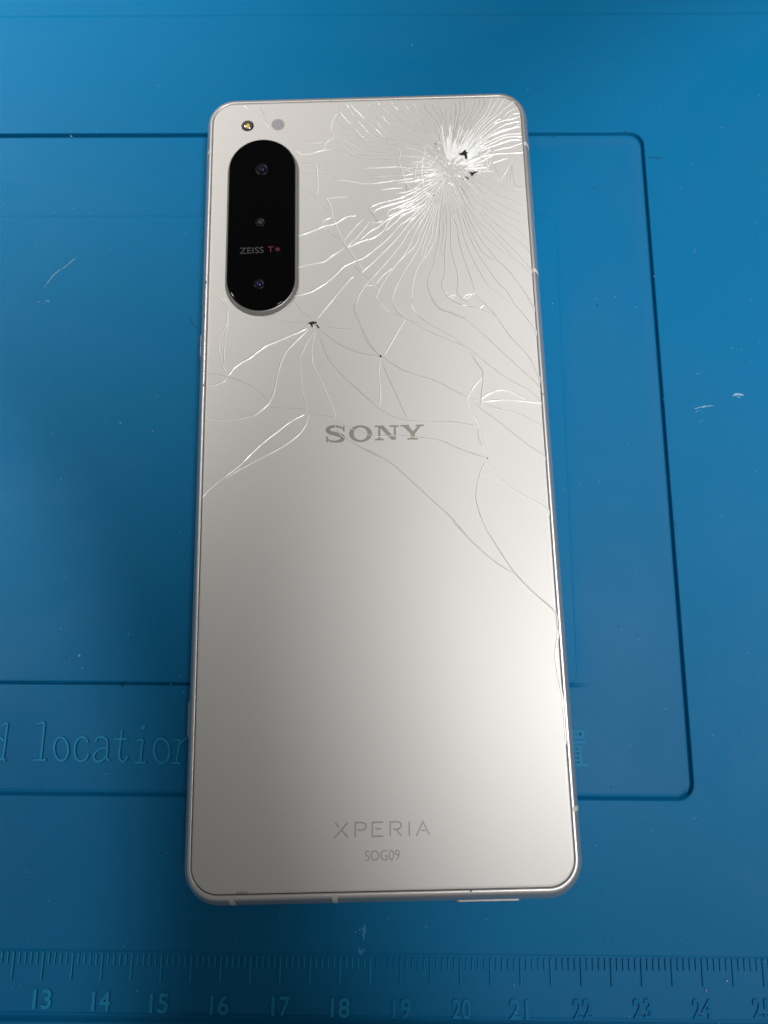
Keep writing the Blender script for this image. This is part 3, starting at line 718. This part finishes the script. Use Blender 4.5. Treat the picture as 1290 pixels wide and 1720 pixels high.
# (crop, width mm, height mm, points...)
CRACKS = r"""
A .16 .035 680,0 740,80 820,155
A .14 .02 440,115 560,150 690,170 820,165
A .26 .08 980,0 920,70 860,140
A .42 .12 790,205 720,240 600,290 520,325 420,395 320,460 250,530
A .28 .07 250,535 230,565 170,590 95,600
A .16 .03 100,510 170,520 245,535 360,575 440,620 490,665 520,715
A .30 .08 205,0 240,60 250,120 245,180 200,280 195,350 215,440 240,520
A .28 .08 225,0 255,60 255,130 240,270 228,370 232,460 240,525
A .34 .10 800,215 720,290 640,380 600,480 575,600 550,680 510,740 430,800
A .26 .07 430,800 350,815 280,825 200,830 95,805
A .28 .09 830,240 780,320 745,400
A .20 .06 745,400 740,480 755,600 775,700 795,760
A .22 .06 845,230 825,320 822,400 840,480 900,600 950,720 985,810
A .20 .05 860,230 890,320 940,430 1040,540 1160,650 1290,765
A .24 .05 870,215 940,270 1030,330 1160,380 1280,400
A .20 .04 890,185 960,205 1050,215 1160,215
A .22 .05 1135,0 1110,70 1120,110 1160,200 1210,300 1275,385
A .16 .03 1160,220 1175,270 1220,330 1265,380
A .16 .015 520,745 640,750 780,755
A .16 .02 800,770 850,790 980,815
A .18 .05 985,820 985,880 1020,930 1100,985 1290,1090
A .16 .02 990,825 1050,870 1130,900 1230,935 1300,940
A .36 .11 770,790 680,840 560,930 450,1020 340,1130 210,1230
A .32 .09 800,790 780,860 720,940 620,1010 450,1100 330,1165 240,1225
A .26 .07 205,1235 150,1280 105,1320 80,1355
A .20 .06 1285,410 1275,500 1285,640 1280,750
B .24 .08 290,130 230,230 165,345
B .24 .05 145,355 220,405 280,440 400,480 500,515 580,560 660,600
B .18 .05 148,380 180,460 240,590 305,735
B .18 .03 130,665 200,710 300,740 420,750
B .20 .05 420,750 560,750 650,760 735,775
B .20 .04 90,835 250,830 400,845 500,860 600,905 700,940 775,965
B .19 .05 0,890 100,935 200,995 300,1080 430,1200 550,1310 660,1430
B .22 .05 680,325 720,390 755,440 758,500 750,580 740,660
B .22 .07 665,605 700,540 750,485
B .18 .03 665,605 740,620
B .24 .06 665,610 690,690 735,770 760,880 780,960 820,1030 880,1110 960,1165 1060,1220 1140,1270 1165,1310
B .20 .05 735,780 728,820 740,860 755,890
B .18 .05 775,975 740,1060 718,1160 720,1230 750,1330 800,1430
B .30 .10 740,615 800,575 860,557 920,565 1010,610
B .30 .10 750,628 880,615 980,622 1110,635
B .18 .03 700,630 740,670 830,730 930,810 1020,880 1110,940 1145,980
B .20 .03 760,635 850,670 940,690 1000,710 1060,745 1120,775
B .20 .03 680,315 760,380 860,460 960,520 1050,570 1120,650
B .20 .04 330,0 330,60 380,120 450,170 560,230 680,320
B .20 .03 135,0 150,50 200,95 290,130 440,210 560,260 680,315
B .18 .03 215,0 220,60 290,130 430,165
B .20 .035 450,0 500,65 620,110 720,190 820,280 950,400 1060,500 1110,560
B .18 .03 640,45 740,70 820,105
B .18 .035 930,0 950,40 1020,120 1075,200 1090,230
B .16 .02 1020,0 1070,70
B .18 .035 800,60 850,130 930,240 1030,350 1080,450 1110,520
C .19 .05 185,0 230,110 320,260 430,420 560,555 690,670 720,720 728,780 735,830
C .17 .04 0,65 120,190 270,325 380,400 430,420
C .18 .04 735,790 712,915 705,990 720,1100 750,1250 780,1400 800,1600
C .15 .03 712,915 740,935
D .16 .03 520,65 570,140 640,240 720,320 900,490 1200,560
D .24 .07 570,140 555,210 545,215 500,280 490,370 510,420
D .18 .05 575,140 560,220 560,280 650,370 740,400 900,560 1200,600
D .16 .03 640,70 700,150 780,270 950,430 1200,520
D .16 .03 700,90 800,200 950,330 1100,470 1290,510
D .17 .03 860,80 900,100 960,190 1000,290 1100,410 1290,480
D .17 .03 970,50 1040,110 1120,190 1220,260 1290,290
D .17 .03 1130,40 1200,140 1290,200
D .17 .03 510,420 600,460 700,510 900,610 1200,640
D .15 .02 550,520 650,560 800,650 1200,660
D .15 .02 500,590 600,610 700,660 900,700 1200,700
D .24 .06 110,600 150,620 170,640 280,630 400,595 490,590
D .24 .08 515,430 505,490
D .26 .08 415,590 430,520 480,480 500,470
D .18 .04 190,520 270,510 290,520 420,500
D .20 .04 120,755 180,745 320,740
D .15 .02 320,740 440,720 560,740 720,770 800,830 900,860 950,875
D .16 .02 130,845 330,860 450,865 560,915
D .24 .06 560,915 700,930 850,955 950,955 1170,925 1280,910
D .24 .06 335,725 345,860 350,980 340,1080
D .18 .05 370,725 345,830
D .18 .05 115,960 140,1030 190,1030 280,1070 360,1110 440,1120
D .16 .03 280,1070 340,1160 490,1290
D .26 .09 440,1115 520,1110 600,1103 680,1105
D .14 .02 680,1105 800,1190 890,1230
D .22 .06 850,790 1130,780 1230,775
D .20 .05 950,875 1290,865
D .26 .09 950,955 1060,940 1170,925
D .26 .09 1040,1025 1140,1015 1270,1000
D .24 .08 1190,1065 1290,1045
E .26 .07 440,15 490,110 510,220 540,300 620,480 660,540 760,680 830,790
E .22 .05 710,725 800,820 900,910
E .26 .09 500,225 420,260 370,330
E .36 .11 120,435 200,405 330,360 430,320 540,290 640,230 760,205
E .18 .05 430,340 490,410 590,475
E .18 .04 410,390 480,400 590,470
E .22 .05 900,130 940,190 1010,290 1070,380
E .20 .06 930,890 960,970 1010,1010
E .30 .10 870,970 950,960
E .24 .08 920,280 1000,280 1060,255
E .32 .11 920,120 1020,70 1160,40 1290,10
E .32 .11 950,180 970,150 1090,100 1200,70 1290,35
E .30 .10 1100,210 1110,160 1140,140 1290,90
E .32 .11 1060,370 1120,260 1200,200 1290,140
E .30 .11 630,480 740,340 850,240
E .30 .11 670,540 780,430 910,270
E .32 .12 810,470 900,390 1000,330 1120,240 1290,150
E .26 .09 975,950 1060,850 1155,775
F .18 .05 985,60 1000,250 1035,330 1060,520 1100,680 1160,850 1230,1050 1280,1215
F .18 .05 930,0 945,200 945,400 945,560 980,760 1030,930 1045,1100 1030,1190 1060,1260 1140,1330 1210,1380
F .18 .05 880,0 890,200 895,400 875,600 862,700 870,850 860,1000 825,1090 830,1160 870,1240 960,1320 1090,1380 1290,1420
F .16 .05 862,60 845,200 850,420 825,600 820,650 845,720
F .19 .05 830,0 800,300 795,430 770,580 735,720 715,860 650,1010 635,1060 650,1180 700,1320 780,1430 900,1480 1050,1540 1180,1600
F .20 .06 800,0 760,280 745,430 710,550 660,640 620,720 560,780 490,900 440,1060 415,1250 410,1370 440,1450 520,1530 630,1610
F .18 .06 780,0 700,300 690,440 620,600 590,700 570,750
F .18 .06 760,0 660,330 610,480 560,620 545,740
F .21 .07 740,0 620,330 560,480 510,620 450,720 390,810 310,940 230,1090 165,1250 160,1330 200,1430 250,1490 350,1560
F .22 .08 715,0 600,270 520,430 470,570 390,660 250,790 165,890 60,1040 0,1140 -50,1240 -60,1310 0,1370 60,1450 160,1510
F .20 .07 690,0 560,230 450,420 400,550 340,660 250,790
F .24 .08 670,20 480,260 350,430 300,520 200,660 0,890 -130,1040
F .28 .09 640,20 400,260 330,340 220,480 0,710 -130,830 -260,940
F .30 .10 600,20 400,200 240,320 150,430 0,570 -200,730 -330,790
F .32 .10 560,30 380,130 250,210 190,270 60,380
F .26 .09 480,50 300,120 130,230 60,340 20,390
F .26 .09 450,20 250,120 90,190
F .26 .09 520,40 400,130 270,170 245,230
F .22 .08 560,110 440,210 390,240 380,290
F .20 .07 600,180 510,290 500,340
F .34 .11 850,1215 920,1225
F .30 .10 905,1280 960,1260 1020,1255 960,1315
F .30 .10 1110,1300 1150,1255 1235,1245 1190,1300 1115,1305
F .22 .08 1235,1250 1285,1220
F .34 .09 1090,1385 1150,1395 1205,1400
F .34 .10 835,195 825,210 845,170
F .30 .10 975,215 985,150
E .26 .09 1032,632 930,730 820,830
E .28 .09 740,870 700,890 560,1060 430,1210 375,1290
E .34 .12 770,690 620,770
E .36 .12 710,725 620,770 540,850 410,960 230,1050 80,1080
E .38 .12 1060,370 960,440 820,490 670,550
E .34 .12 630,560 500,650 400,710 240,740 120,770
E .26 .08 940,880 890,930 810,1040 760,1170
E .20 .05 760,1170 740,1220 750,1290
G .18 .05 310,1300 350,1390 440,1460 560,1600
G .18 .04 60,150 120,400 180,610 250,780 350,980 420,1100 500,1220
G .14 .02 500,1220 600,1300 720,1400 850,1470
G .18 .04 90,140 180,380 270,620 380,820 500,1000 640,1190 740,1280 800,1380 860,1470 980,1600
G .18 .04 120,130 230,400 330,620 430,770 600,870
G .18 .04 150,120 270,380 400,600 500,720 600,850 760,1000 860,1130 960,1260 1050,1400 1140,1560
G .18 .04 200,120 330,380 480,580 600,690 720,780
G .16 .03 720,780 830,850 950,940 1040,1040 1100,1130
G .18 .04 230,200 350,350 500,470 650,640 820,810
G .18 .04 350,160 420,300 560,450 700,600 820,720 950,860 1040,960 1090,1040
G .18 .04 380,170 500,300 700,470 850,580 980,680 1070,790
G .17 .03 300,50 500,200 700,340 900,470 1050,640
G .17 .03 400,50 600,200 750,280 900,350 1030,420
G .17 .03 480,20 700,140 900,240 1030,290
G .17 .03 700,0 900,110 1010,150
G .30 .09 370,1510 430,1465
G .16 .04 270,1350 330,1420 390,1460
G .22 .06 345,150 380,170 350,190
J .17 .04 280,1310 420,1350 560,1430 640,1500 760,1570 950,1650
J .17 .04 400,1220 560,1260 680,1370 900,1480 1150,1560
J .18 .04 500,1100 620,1140 700,1220 730,1290
J .20 .05 560,1060 640,1090 680,1180 730,1270
J .17 .04 690,1360 860,1420 1100,1470
J .22 .06 720,1290 690,1360
J .22 .06 920,1040 840,1160 750,1300
J .18 .05 920,1050 870,1200 830,1350
J .18 .05 922,1050 910,1220 890,1370
J .18 .05 930,1060 945,1200 975,1380 1060,1415 1140,1400
J .15 .03 1000,1220 1060,1310 1150,1340
J .17 .04 420,1190 520,1200
J .17 .04 540,1340 600,1400 640,1450
J .30 .09 430,960 600,920 850,900 1100,885
J .28 .10 620,1050 740,1010 860,970
J .28 .10 420,870 560,810 700,760 850,700
J .26 .08 850,700 1060,690
J .28 .10 430,830 620,740 830,650 1070,640
J .28 .10 400,800 600,700 800,620 1060,590
J .28 .10 380,790 560,650 780,560 900,520 1070,480
J .28 .09 350,780 560,610 760,480 900,430 1060,400
J .28 .09 330,740 600,500 760,400 900,370 1060,320
J .28 .09 300,740 560,480 700,380 760,370
J .26 .08 850,360 940,290 1060,280
J .28 .09 770,360 860,260 1010,190
J .26 .08 260,760 500,470 700,300 820,200 950,95
J .24 .07 230,760 460,450 640,290 720,170 820,40
J .22 .06 200,760 400,470 540,320 620,180 720,30
J .22 .06 160,780 350,470 480,320 560,170 610,30
J .20 .05 130,790 290,500 400,310 480,200 510,90 470,30
J .20 .05 100,790 240,480 320,300 400,200 430,30
J .20 .05 80,800 200,480 280,320 350,130 365,30
J .20 .05 60,790 150,450 240,280 260,170
J .20 .05 40,760 110,400 190,270 190,130 170,30
J .20 .05 20,740 80,400 130,250 110,30
J .20 .05 10,600 60,300 60,180 10,40
J .22 .08 640,440 760,400 860,380
J .26 .09 700,770 900,700 1030,690 1070,695
J .26 .09 620,860 770,830 900,800 1070,740
J .26 .09 440,1030 560,960 690,900
J .26 .09 700,560 900,500
J .26 .09 500,690 640,600 850,540 1060,440
J .16 .05 600,650 630,705
J .16 .05 380,340 430,360
J .16 .05 660,340 700,380 820,430
J .16 .05 860,490 850,570
J .18 .06 250,950 230,1080 260,1160
J .18 .06 440,850 430,980 460,1060 430,1120
I .17 .045 940,470 890,200 880,0
I .17 .045 910,420 850,170 800,0
I .17 .045 880,400 800,150 720,20 700,-60
I .17 .045 850,400 760,200 620,40 570,-60
I .17 .045 820,400 700,230 560,90 480,0 430,-60
I .17 .045 780,400 680,270 560,180 440,70 360,0 310,-70
I .18 .05 740,400 600,260 560,230 540,170 440,70
I .17 .04 700,400 560,290 370,150 200,0 130,-80
I .17 .04 660,400 500,290 250,180 60,30
I .16 .035 620,420 400,280 100,160
I .16 .035 600,460 300,330 100,210 0,100
I .16 .03 560,500 250,420 0,300
I .16 .03 550,540 300,480 0,400
I .16 .03 540,580 250,540 0,480
I .17 .045 970,440 950,150 960,0
I .17 .045 985,440 1000,200 1020,0
I .17 .045 1010,430 1050,180 1075,0
I .22 .06 230,540 260,640 245,740 290,880 330,1010 400,1120 500,1290 560,1430 610,1500
I .20 .05 330,1030 370,1150 390,1240
I .26 .06 580,540 590,640 555,720 550,850 540,960 570,1080 620,1190
I .24 .07 760,670 690,760 620,840
I .24 .06 500,740 460,880 450,1000
I .24 .07 0,825 200,805 430,830
I .24 .08 0,1025 170,995 310,985 430,960
I .26 .09 0,1110 300,1090
I .26 .09 210,1030 440,1000 540,960
I .26 .09 200,1170 380,1140 540,1050
I .30 .11 0,1290 200,1250 400,1170 560,1080
I .30 .11 0,1365 200,1310 390,1240 600,1110
I .30 .10 130,1390 300,1320 480,1230 640,1100
I .28 .10 250,1370 460,1280 650,1140
I .26 .09 350,1400 520,1300 680,1160
I .26 .09 440,1420 580,1310 720,1150
I .26 .09 300,840 440,880
I .26 .09 300,930 440,900
K .16 .035 375,155 455,210 520,265 600,345 640,380
K .20 .05 480,150 525,210 540,265
K .30 .09 560,1625 630,1660
"""
parts = []
for line in CRACKS.strip().splitlines():
    t = line.split()
    cr = CR[t[0]]
    parts.append((float(t[1]), float(t[2]), [G(*cr(*map(float, q.split(','))), ZG) for q in t[3:]]))

# short radial cracks crowding round the point of impact
for a in np.arange(4, 360, 4.6):
    a_ = radians(a + rng.uniform(-1.5, 1.5)); r0 = rng.uniform(9, 34); r1 = rng.uniform(52, 84)
    bend = 0.0 if 60 < a < 300 else 0.0
    c0 = (756, 284); q = []
    for f in np.linspace(0, 1, 5):
        rr = r0 + (r1 - r0) * f; an = a_ + 0.10 * f * f * sin(3 * a_) + rng.normal(0, 0.008)
        x_, y_ = c0[0] + rr * cos(an), c0[1] + rr * sin(an)
        q.append(G(x_, y_, ZG))
    if max(abs(p[0]) for p in q) < GX - 0.3 and max(abs(p[1]) for p in q) < GY - 0.3:
        wh = rng.random() < (0.8 if 70 < a < 215 else (0.12 if a > 255 else 0.35))
        parts.append((rng.uniform(0.13, 0.2), 0.07 if wh else rng.uniform(0.03, 0.05), q))
CW, CH = 0.96, 1.0
def clampg(p):
    return np.array([min(max(p[0], -GX + 0.12), GX - 0.12), min(max(p[1], -GY + 0.12), GY - 0.12)])
NCR = 0
over = MB()
for wd, ht, pts in parts:
    if (pts[-1] - pts[0]) @ np.array([-0.86, -0.5]) > 0: pts = pts[::-1]   # keep the open gap on the same side
    pp = [clampg(p) for p in spline(pts, 0.35)]
    n = len(pp)
    if n < 2: continue
    ph = rng.uniform(0, 6, 3)
    ws, hs = [], []
    for i in range(n):
        e = min(1.0, (min(i, n - 1 - i) + 0.6) / 4.0)
        var = 1 + 0.10 * sin(i * 0.9 + ph[0]) + 0.14 * sin(i * 0.37 + ph[1]) + rng.uniform(-0.06, 0.06)
        ws.append(wd * CW * (0.45 + 0.55 * e) * var)
        hs.append(ht * CH * e * (1 + 0.15 * sin(i * 0.4 + ph[2])))
    pts2, T = frames([p + rng.normal(0, 0.006, 2) for p in pp])
    m = MB(); vs = []
    wide = ht >= 0.055
    prof = ((-3.2, 0.0), (-1.0, 0.10), (-0.35, 0.8), (0.05, 1.0), (0.45, 0.55), (0.95, 0.07), (2.4, 0.0)) if wide else \
           ((-3.0, 0.0), (-1.1, 0.10), (-0.35, 0.9), (0.0, 1.0), (0.25, 0.7), (1.0, 0.10), (2.6, 0.0))
    for p, tt, w_, h_ in zip(pts2, T, ws, hs):
        nrm = np.array([-tt[1], tt[0]])
        for o_, z_ in prof:
            q = p + nrm * o_ * w_ / 2
            vs.append((q[0], q[1], ZG + 0.001 + z_ * h_))
    k = len(prof); fs = []
    for i in range(n - 1):
        for a in range(k - 1): fs.append((i * k + a, (i + 1) * k + a, (i + 1) * k + a + 1, i * k + a + 1))
    m.add(vs, fs)
    if NCR < 298:
        co_ = m.build('crack', M_CRACK, bgl)
        for mm_ in (M_PEARL, M_GAP, M_CRACK2): co_.data.materials.append(mm_)
        look = (1, 0, 0, 0, 2, 1) if wide else (1, 3, 3, 3, 2, 1)
        for q, pl in enumerate(co_.data.polygons): pl.material_index = look[q % (k - 1)]
    else: over.add(m.v, m.f)
    NCR += 1

# crushed glass at the point of impact and at the smaller impacts
def shards(mb, cpx, spread, n, smin, smax, tilt, ring_min=0.0):
    for _ in range(n):
        a = rng.uniform(0, 2 * pi); rad = math.sqrt(rng.uniform(ring_min ** 2, 1))
        px = cpx[0] + spread[0] * rad * cos(a); py = cpx[1] + spread[1] * rad * sin(a)
        c = clampg(G(px, py, ZG)); s = rng.uniform(smin, smax)
        k = rng.integers(3, 6); a0 = rng.uniform(0, 6.28)
        tx, ty = rng.normal(0, tilt, 2)
        el = rng.uniform(0.35, 1.0); dr = rng.uniform(0, pi)
        vs = []
        for j in range(k):
            b = a0 + 2 * pi * j / k + rng.uniform(-0.3, 0.3)
            lx, ly = s * cos(b), s * el * sin(b)
            x, y = lx * cos(dr) - ly * sin(dr), lx * sin(dr) + ly * cos(dr)
            vs.append((c[0] + x, c[1] + y, ZG + 0.006 + rng.uniform(0, 0.02) + x * tx + y * ty))
        mb.add(vs, [tuple(range(k))])
cg_ = MB()
shards(cg_, (748, 276), (46, 42), 330, 0.06, 0.30, 0.2)
shards(cg_, (764, 272), (30, 26), 160, 0.08, 0.34, 0.24)
shards(cg_, (757, 285), (72, 66), 420, 0.03, 0.11, 0.25, 0.5)
shards(cg_, (806, 266), (20, 26), 170, 0.08, 0.32, 0.2)
shards(cg_, (716, 318), (22, 30), 150, 0.06, 0.26, 0.25)
shards(cg_, (790, 330), (34, 18), 90, 0.04, 0.16, 0.4)
shards(cg_, (526, 547), (7, 6), 34, 0.04, 0.18, 0.4)
shards(cg_, (641, 600), (4, 3), 8, 0.03, 0.12, 0.4)
shards(cg_, (788, 668), (3, 3), 6, 0.04, 0.12, 0.4)
shards(cg_, (815, 770), (3, 3), 8, 0.04, 0.12, 0.4)
shards(cg_, (516, 690), (3, 3), 6, 0.04, 0.12, 0.3)
shards(cg_, (565, 703), (3, 2), 6, 0.04, 0.12, 0.3)
shards(cg_, (700, 250), (220, 110), 60, 0.03, 0.10, 0.5)
cgo = cg_.build('crushed_glass', M_SHARD, bgl)
cgo['kind'] = 'stuff'
if over.v:
    oo = over.build('fine_cracks', M_CRACK, bgl); oo['kind'] = 'stuff'

# dark holes where chips of glass have fallen out
def hole(crop, polys, name='chip_hole', z0=ZG + 0.12):
    cr = CR[crop]
    m = MB()
    for i, P in enumerate(polys):
        q = [G(*cr(*p), z0) for p in P]
        q2 = []
        for k in range(len(q)):
            a, b = q[k], q[(k + 1) % len(q)]
            for t in (0, 0.33, 0.66): q2.append(a + (b - a) * t + rng.normal(0, 0.03, 2))
        n = len(q2); c = np.mean(q2, 0)
        vs = [(p[0], p[1], z0 + 0.004 * i) for p in q2] + [(c[0], c[1], z0 - 0.02)]
        m.add(vs, [((k + 1) % n, k, n) for k in range(n)])
    return m.build(name, M_HOLE, bgl)
hole('J', [[(100, 905), (150, 885), (190, 845), (205, 850), (215, 875), (240, 885), (222, 905), (232, 960), (225, 995), (200, 985), (190, 930), (160, 925), (120, 925)]])
hole('J', [[(262, 1178), (300, 1195), (350, 1180), (390, 1170), (370, 1200), (330, 1215), (305, 1255), (285, 1225)]])
hole('J', [[(195, 1255), (235, 1262), (258, 1285), (240, 1306), (232, 1280), (200, 1270)], [(160, 1290), (178, 1288), (170, 1306)]])
hole('I', [[(728, 490), (750, 488), (752, 500), (736, 506)]])
hole('I', [[(708, 1190), (724, 1186), (722, 1202), (710, 1204)]])
hole('H', [[(888, 624), (902, 620), (910, 634), (900, 648), (888, 640)]])
hole('H', [[(108, 276), (160, 254), (208, 262), (204, 276), (168, 272), (150, 282), (158, 300), (166, 326), (150, 318), (138, 290)], [(196, 282), (216, 296), (240, 330), (222, 326), (206, 310)]])
hole('B', [[(779, 962), (785, 967), (784, 974), (778, 969)]])
# chipped paint along the seam
def seam_chip(px, py, r, el=1.0):
    c = G(px, py, 8.2); m = MB()
    vs = [(c[0] + r * rng.uniform(0.6, 1.2) * cos(a), c[1] + r * el * rng.uniform(0.6, 1.2) * sin(a), 8.215) for a in np.linspace(0, 2 * pi, 9, endpoint=False)] + [(c[0], c[1], 8.235)]
    m.add(vs, [(k, (k + 1) % 9, 9) for k in range(9)])
    m.build('chip', M_SEAM, PH)
for px, py, r, el in ((346.3, 462, .07, 2), (345.8, 474, .13, 3.5), (345.2, 482, .08, 2), (344.4, 497, .1, 2), (343.8, 510, .12, 2), (343.6, 518, .09, 2), (343.9, 530, .12, 1.2),
                      (342.3, 647, .16, 1.6), (341.5, 470, .06, 1), (911.6, 662, .14, 1.2), (791, 1496.8, .25, .6), (475, 1500.6, .16, .5), (521, 171.2, .18, .5), (555, 170.2, .12, .5), (656, 167.4, .1, .5)):
    seam_chip(px, py, r, el)
m = MB(); z = ZG + 0.01
ribbon(m, spline([G(x, y, z) for x, y in ((397, 1500.5), (405, 1499), (413, 1499.5), (416, 1497.5))], 0.15), [0.12 + 0.18 * abs(sin(i * 0.9)) for i in range(len(spline([G(x, y, z) for x, y in ((397, 1500.5), (405, 1499), (413, 1499.5), (416, 1497.5))], 0.15)))], [(-1, z), (1, z)])
m.build('chip', M_LOGO2, PH)
